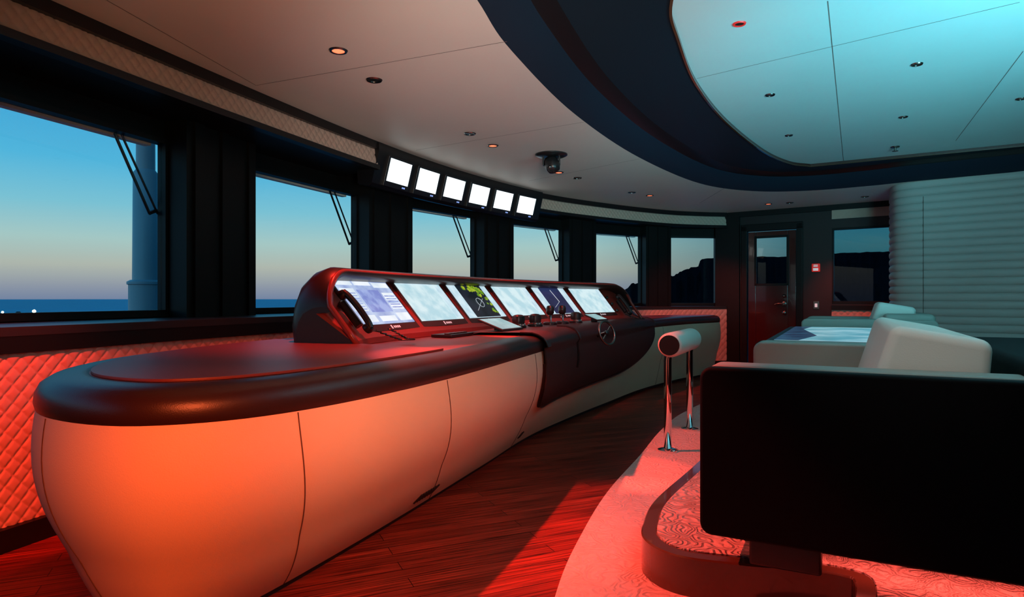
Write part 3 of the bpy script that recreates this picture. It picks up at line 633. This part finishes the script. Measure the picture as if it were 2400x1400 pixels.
for k in range(6):
    s=LT*(k+.5)/6-.0; th=(s-LT/2)/Rt; x=dt*math.cos(th)-ot*math.sin(th); x=Vector((x.x,x.y,0)); u=(ov(s,0,2.405)-ov(s,.075,2.125)).normalized(); n=x.cross(u).normalized()
    if n.z>0: n=-n
    o=(ov(s,0,2.405)+ov(s,.075,2.125))/2
    def q(a,b,c): return o+x*a+u*b+n*c
    def qb(a0,a1,b0,b1,c0,c1): return MB().box8([q(a0,b0,c0),q(a1,b0,c0),q(a1,b1,c0),q(a0,b1,c0),q(a0,b0,c1),q(a1,b0,c1),q(a1,b1,c1),q(a0,b1,c1)])
    mo=obj('monitor',qb(-.2,.2,-.145,.13,-.01,.025),'plastic',ob,OO,bevel=.005)
    obj('screen',qb(-.172,.172,-.095,.113,.02,.028),'s_white',mo,OO)
    mb=MB()
    for j in range(3):
        a=.09+j*.018; mb.add([q(a,-.128,.0265),q(a+.011,-.128,.0265),q(a+.011,-.114,.0265),q(a,-.114,.0265)],[(0,1,2,3)])
    obj('button_light',mb,'blueled',mo,OO)

# ------------------------------------------------------------ downlights
def downlight(px,py,z,lit,lab,r=.055):
    p=onz(px,py,z); t=thing('recessed_downlight',lab,'ceiling light',p,group='recessed ceiling downlights')
    obj('trim_ring',MB().grid([[Vector((rr*math.cos(2*PI*k/28),rr*math.sin(2*PI*k/28),zz_)) for k in range(28)] for rr,zz_ in ((r*.68,0),(r*.68,-.007),(r*.9,-.008),(r,-.001))],wv=True),'red' if lit==2 else 'chromedark',t)
    obj('lens',MB().lathe([(r*.66,-.001),(r*.66,-.004),(r*.3,-.005)],seg=24),'lensred' if lit==1 else 'lensdark',t); return p
D=[(793,118,1,'downlight glowing orange red, nearest of the lit ones'),(877,187,0,'dark unlit downlight just behind the nearest glowing one'),(1101,313,0,'dark unlit downlight beside the second glowing one'),(1155,341,1,'small glowing red downlight above the overhead monitors'),(1310,404,1,'glowing red downlight just right of the ceiling camera'),(1353,417,0,'dark downlight right of the ceiling camera'),(1481,451,0,'dark downlight left of the far glowing pair in the ceiling'),(1523,458,1,'glowing red downlight in the far ceiling above the last front windows'),(1801,478,1,'glowing red downlight in the ceiling above the door'),(1851,475,0,'dark downlight in the ceiling right above the door'),(2027,461,0,'faint downlight in the ceiling by the padded wall')]
lit=[]
for px,py,l,lab in D:
    p=downlight(px,py,CEIL,l,lab,.052)
    if l: lit.append(p)
for px,py,l,lab in ((1733,55,2,'downlight with red ring nearest in the blue centre ceiling'),(2149,150,0,'dark downlight at upper right of the blue centre ceiling'),(1805,222,0,'dark downlight at left of the blue centre ceiling'),(1849,317,0,'small dark downlight near the curved far edge of the centre ceiling'),(2117,274,0,'dark downlight at the far middle of the blue centre ceiling'),(2393,231,0,'dark downlight at the right frame edge of the centre ceiling')):
    downlight(px,py,PZ,l,lab,.038)
p=onz(2098,344,PZ); t=thing('fire_sprinkler','small pendent sprinkler head under the far part of the blue ceiling','sprinkler',p)
obj('rose',MB().lathe([(.045,0),(.04,-.01),(.015,-.015)],seg=16),'chromedark',t); obj('stem',MB().lathe([(.012,-.01),(.012,-.04)],seg=10),'chromedark',t); obj('deflector',MB().lathe([(.03,-.045),(.03,-.049)],seg=16),'chromedark',t)
p=onz(1292,362,CEIL); t=thing('ceiling_camera','black dome camera hanging from the ceiling right of the monitors','camera',p)
obj('base',MB().lathe([(.155,0),(.155,-.010),(.13,-.022),(.05,-.026)],seg=32),'plastic',t)
obj('yoke',MB().box(-.085,-.07,-.025,.025,-.11,-.02).box(.07,.085,-.025,.025,-.11,-.02),'plastic',t,bevel=.005)
obj('head',MB().lathe([(.022,-.10),(.055,-.085),(.070,-.05),(.072,.02),(.05,.055),(.015,.06)],(0,0,-.085),24,(-.35,.3,.9)),'plastic',t,sharp=180)
obj('lens',MB().lathe([(.030,0),(.030,.025),(.022,.03)],(-.015,-.04,-.14),16,(.1,-.8,-.6)),'lensdark',t)

# ------------------------------------------------------------ grab rail
ga=Vector((1.10,4.52)); gb=Vector((1.46,5.26)); gd=(gb-ga).normalized()
t=thing('padded_grab_rail','chrome grab rail with cream leather padded roll standing on the carpet','grab rail',(ga.x,ga.y,.022)); GO=(ga.x,ga.y,.022)
for q_ in (ga,gb):
    obj('leg',MB().tube([(q_.x,q_.y,.022),(q_.x,q_.y,.5),(q_.x,q_.y,.66),(q_.x+.005,q_.y,.71),(q_.x+.03,q_.y-.01,.755),(q_.x+.06,q_.y-.02,.77)],.027,16),'chrome',t,GO,sharp=180)
    obj('flange',MB().lathe([(.07,0),(.07,.012),(.035,.022)],(q_.x,q_.y,.022),24),'chrome',t,GO)
rc=Vector((ga.x+.02,ga.y-.02)); a=rc-gd*.06; b=rc+gd*.74; rz_=.775
obj('padded_roll',MB().tube([(a+(b-a)*k).to_3d()+Vector((0,0,rz_)) for k in (0,.01,.03,.97,.99,1)],.085,28,radii=[.07,.08,.086,.086,.08,.07]),'chairc',t,GO,sharp=50)
a2=a-gd*.012
obj('end_cap',MB().tube([a2.to_3d()+Vector((0,0,rz_)),a.to_3d()+Vector((0,0,rz_))],.07,24),'black',t,GO)

# ------------------------------------------------------------ seats
RZ=-math.atan2(.457,.889)
def loc(x,y): return Vector((.65+.889*x+.457*y,2.22-.457*x+.889*y))
def shape_panel(x0,x1,z0,z1,r,y0,y1):
    pts=[]
    for cx_,cz_,a0 in ((x1-r,z0+r,-90),(x1-r,z1-r,0),(x0+r,z1-r,90),(x0+r,z0+r,180)):
        for k in range(7):
            a=math.radians(a0+15*k); pts.append((cx_+r*math.cos(a),cz_+r*math.sin(a)))
    n=len(pts); mb=MB(); mb.add([(p[0],y0,p[1]) for p in pts]+[(p[0],y1,p[1]) for p in pts],[list(range(n)),list(range(n,2*n))[::-1]]+[(i,(i+1)%n,n+(i+1)%n,n+i) for i in range(n)]); return mb
def sofa(name,lab,x,y,W,dz,xe=1.3,shell='chair'):
    q_=loc(x,y); t=thing(name,lab,'armchair',(q_.x,q_.y,.168),RZ,group='helm armchairs')
    z0,z1=.115+dz,.695+dz
    b0=xe-.30
    obj('outer_shell',shape_panel(0,xe,z0,z1,.04,0,.06),shell,t,bevel=.012)
    obj('armrest',shape_panel(.012,b0-.04,z0+.30,z1+.004,.04,.062,.20),'arm',t,bevel=.015)
    obj('armrest',shape_panel(.012,b0-.04,z0+.02,z1+.004,.05,W-.20,W-.047),'arm',t,bevel=.015)
    obj('outer_shell',shape_panel(0,xe,z0,z1,.045,W-.045,W),shell,t,bevel=.012)
    obj('seat_base',MB().box(.02,xe-.10,.06,W-.05,z0,z0+.12),shell,t,bevel=.02)
    obj('seat_cushion',MB().box(.02,.62,.205,W-.205,z0+.12,z0+.30),'arm',t,bevel=.05)
    obj('back_shell',MB().box8([(b0,.045,z0),(xe-.02,.045,z0),(xe-.02,W-.045,z0),(b0,W-.045,z0),(b0-.08,.045,z1+.05),(xe-.01,.045,z1+.05),(xe-.01,W-.045,z1+.05),(b0-.08,W-.045,z1+.05)]),shell,t,bevel=.04,seg=4)
    c=MB().box8([(.46,.215,z0+.30),(.84,.215,z0+.30),(.84,W-.22,z0+.30),(.46,W-.22,z0+.30),(.59,.215,z1+.150),(.87,.215,z1+.10),(.87,W-.22,z1+.10),(.59,W-.22,z1+.150)])
    bk=obj('back_cushion',c,'chairc',t,bevel=.035,seg=5)
    for k in range(4):
        yy=.30+.022*k; obj('stitching',MB().tube([(.505,yy,z0+.38),(.575,yy,z1+.09)],.002,5),'seam',bk)
    obj('pedestal',MB().box(.10,xe-.12,.32,W-.25,0,z0),'black',t,bevel=.01)
    obj('foot_block',MB().box(.15,.38,.10,.20,0,z0),'black',t,bevel=.01)
    return t
sofa('captain_armchair','large helm seat nearest the camera, black leather side and cream cushion',0,0,1.62,0)
sofa('captain_armchair','far helm seat with cream cushion behind the glowing chart table',.13,3.82,1.0,.06,1.0,'arm')
q_=loc(.0,1.68); t=thing('chart_table','low chart table with a large glowing touch screen between two helm seats','table',(q_.x,q_.y,.168),RZ)
obj('body',MB().box(.12,.90,.05,2.0,0,.62),'chair',t,bevel=.02)
obj('frame',MB().box(.04,.98,.0,2.08,.62,.69),'black',t,bevel=.012)
obj('screen',MB().add([(.09,.05,.6925),(.93,.05,.6925),(.93,2.02,.6925),(.09,2.02,.6925)],[(0,1,2,3)]),'s_table',t)
obj('chart_patch',MB().add([(.09,.05,.6935),(.22,.05,.6935),(.30,.6,.6935),(.18,1.5,.6935),(.22,2.02,.6935),(.09,2.02,.6935)],[(0,1,2,3,4,5)]),'s_mag',t)

# ------------------------------------------------------------ world + lights
w=bpy.data.worlds.new('dusk'); S.world=w; w.use_nodes=True; nt=w.node_tree; L=nt.links.new
bg=nt.nodes['Background']; tc=nt.nodes.new('ShaderNodeTexCoord'); sp=nt.nodes.new('ShaderNodeSeparateXYZ'); L(tc.outputs['Generated'],sp.inputs[0])
r=nt.nodes.new('ShaderNodeValToRGB'); L(sp.outputs['Z'],r.inputs[0]); cr_=r.color_ramp
stops=[(0,(.20,.25,.38)),(.015,(.29,.32,.40)),(.045,(.48,.50,.44)),(.08,(.42,.61,.59)),(.125,(.22,.57,.70)),(.18,(.09,.48,.75)),(.28,(.035,.36,.70)),(1,(.005,.06,.22))]
cr_.elements[0].position=0; cr_.elements[0].color=(*stops[0][1],1); cr_.elements[1].position=1; cr_.elements[1].color=(*stops[-1][1],1)
for p_,c_ in stops[1:-1]: e=cr_.elements.new(p_); e.color=(*c_,1)
rx=nt.nodes.new('ShaderNodeValToRGB'); L(sp.outputs['X'],rx.inputs[0]); e=rx.color_ramp.elements; e[0].position=.08; e[0].color=(1,1,1,1); e[1].position=.42; e[1].color=(.06,.22,.30,1)
mx=nt.nodes.new('ShaderNodeMixRGB'); mx.blend_type='MULTIPLY'; mx.inputs[0].default_value=1; L(r.outputs[0],mx.inputs[1]); L(rx.outputs[0],mx.inputs[2])
L(mx.outputs[0],bg.inputs[0]); bg.inputs[1].default_value=1.0
def spot(loc_,aim,col,en,ang=70,blend=.5,size=.05):
    l=bpy.data.lights.new('spot','SPOT'); l.energy=en; l.color=col; l.spot_size=math.radians(ang); l.spot_blend=blend; l.shadow_soft_size=size
    o=bpy.data.objects.new('light_spot',l); C.objects.link(o); o.location=loc_; o.rotation_euler=(Vector(aim)-Vector(loc_)).to_track_quat('-Z','Y').to_euler(); return o
RED=(1,.03,.018)
for i,p in enumerate(lit):
    spot((p.x,p.y,CEIL-.02),(p.x,p.y,0),RED,[150,40,30,70,12][i],[80,95,75,95,60][i],.8,.04)
p0=lit[0]
LN=(-.78,2.72,CEIL-.02); LF=(p0.x+.12,p0.y+.85,CEIL-.02)
spot(LN,(.52,2.75,0),(1,.075,.050),470,46,.35,.02)      # over the padded rim on to planks and carpet
spot(LF,(1.0,4.4,0),(1,.075,.050),460,36,.35,.02)
spot(LN,(.12,2.85,0),(1,.04,.02),330,24,.7,.02)         # narrow beam added to brighten the planks beside the carpet
spot(LF,(.62,4.0,0),(1,.04,.02),600,20,.6,.02)  # same added beam for the farther planks
spot((-.25,.25,1.45),(-.98,1.85,.42),(1,.13,.035),250,50,1,.25)           # near end hull
spot((.55,.5,1.7),(-.30,2.65,.48),(1,.25,.11),250,44,1,.2)                # red fill added along the hull, no fixture
spot((-1.6,1.6,2.2),(-2.3,2.75,.72),(1,.04,.02),430,38,.9,.03)            # left quilt wall
spot((.2,3.0,2.62),(-.55,4.2,1.0),RED,170,40,.9,.04)                      # red beam added to brighten the near part of the pod
spot((.4,3.3,2.62),(.35,5.8,1.0),RED,240,34,.9,.04)                       # second added red beam, for the far part of the pod
spot((2.2,8.4,2.42),(3.05,10.2,.5),(1,.08,.04),190,60,.8,.05)             # red spot added to bring out the far quilt
spot((4.0,8.4,2.42),(4.9,9.3,.75),(1,.08,.04),110,50,.8,.05)  # red spot added for the quilt on the side wall
q_=loc(.70,.19)
l=bpy.data.lights.new('under_seat','AREA'); l.energy=2.5; l.color=(1,.12,.09); l.shape='RECTANGLE'; l.size=1.0; l.size_y=.16
o=bpy.data.objects.new('lamp_under_seat',l); C.objects.link(o); o.location=(q_.x,q_.y,.278); o.rotation_euler=(0,0,RZ)
spot((3.3,1.9,1.1),(3.2,2.9,2.7),(.20,.72,.86),380,150,1,.6)              # unseen uplight added to make the centre ceiling glow
spot((2.1,.5,1.35),(2.4,4.6,2.7),(.18,.74,.86),900,54,1,.4)  # further unseen uplight added for the left of the centre ceiling
spot((-.7,.3,1.25),(-.95,2.7,2.48),(1,.58,.26),95,60,1,.3)  # unseen warm uplight added to tint the left ceiling
spot((.5,.2,1.25),(.20,3.7,2.48),(.98,.86,.80),460,52,1,.3)  # unseen pale uplight added to brighten the middle of the outer ceiling
spot((3.2,1.2,2.0),(5.2,7.0,1.7),(.8,.86,.84),50,32,.8,.3)  # fill added to brighten the padded wall
spot((.4,.9,2.4),(1.45,2.35,.95),(.98,.97,.93),55,30,.8,.2)  # small neutral fill added for the near seat cushion
spot((2.2,.9,2.3),(1.7,3.9,.85),(.95,.93,.85),24,40,.9,.2)

cam=bpy.data.cameras.new('cam'); co=bpy.data.objects.new('camera',cam); C.objects.link(co); co.location=(0,0,H); co.rotation_euler=(PI/2,0,0)
cam.sensor_width=36; cam.lens=22.5; cam.clip_start=.05; cam.clip_end=9000; S.camera=co
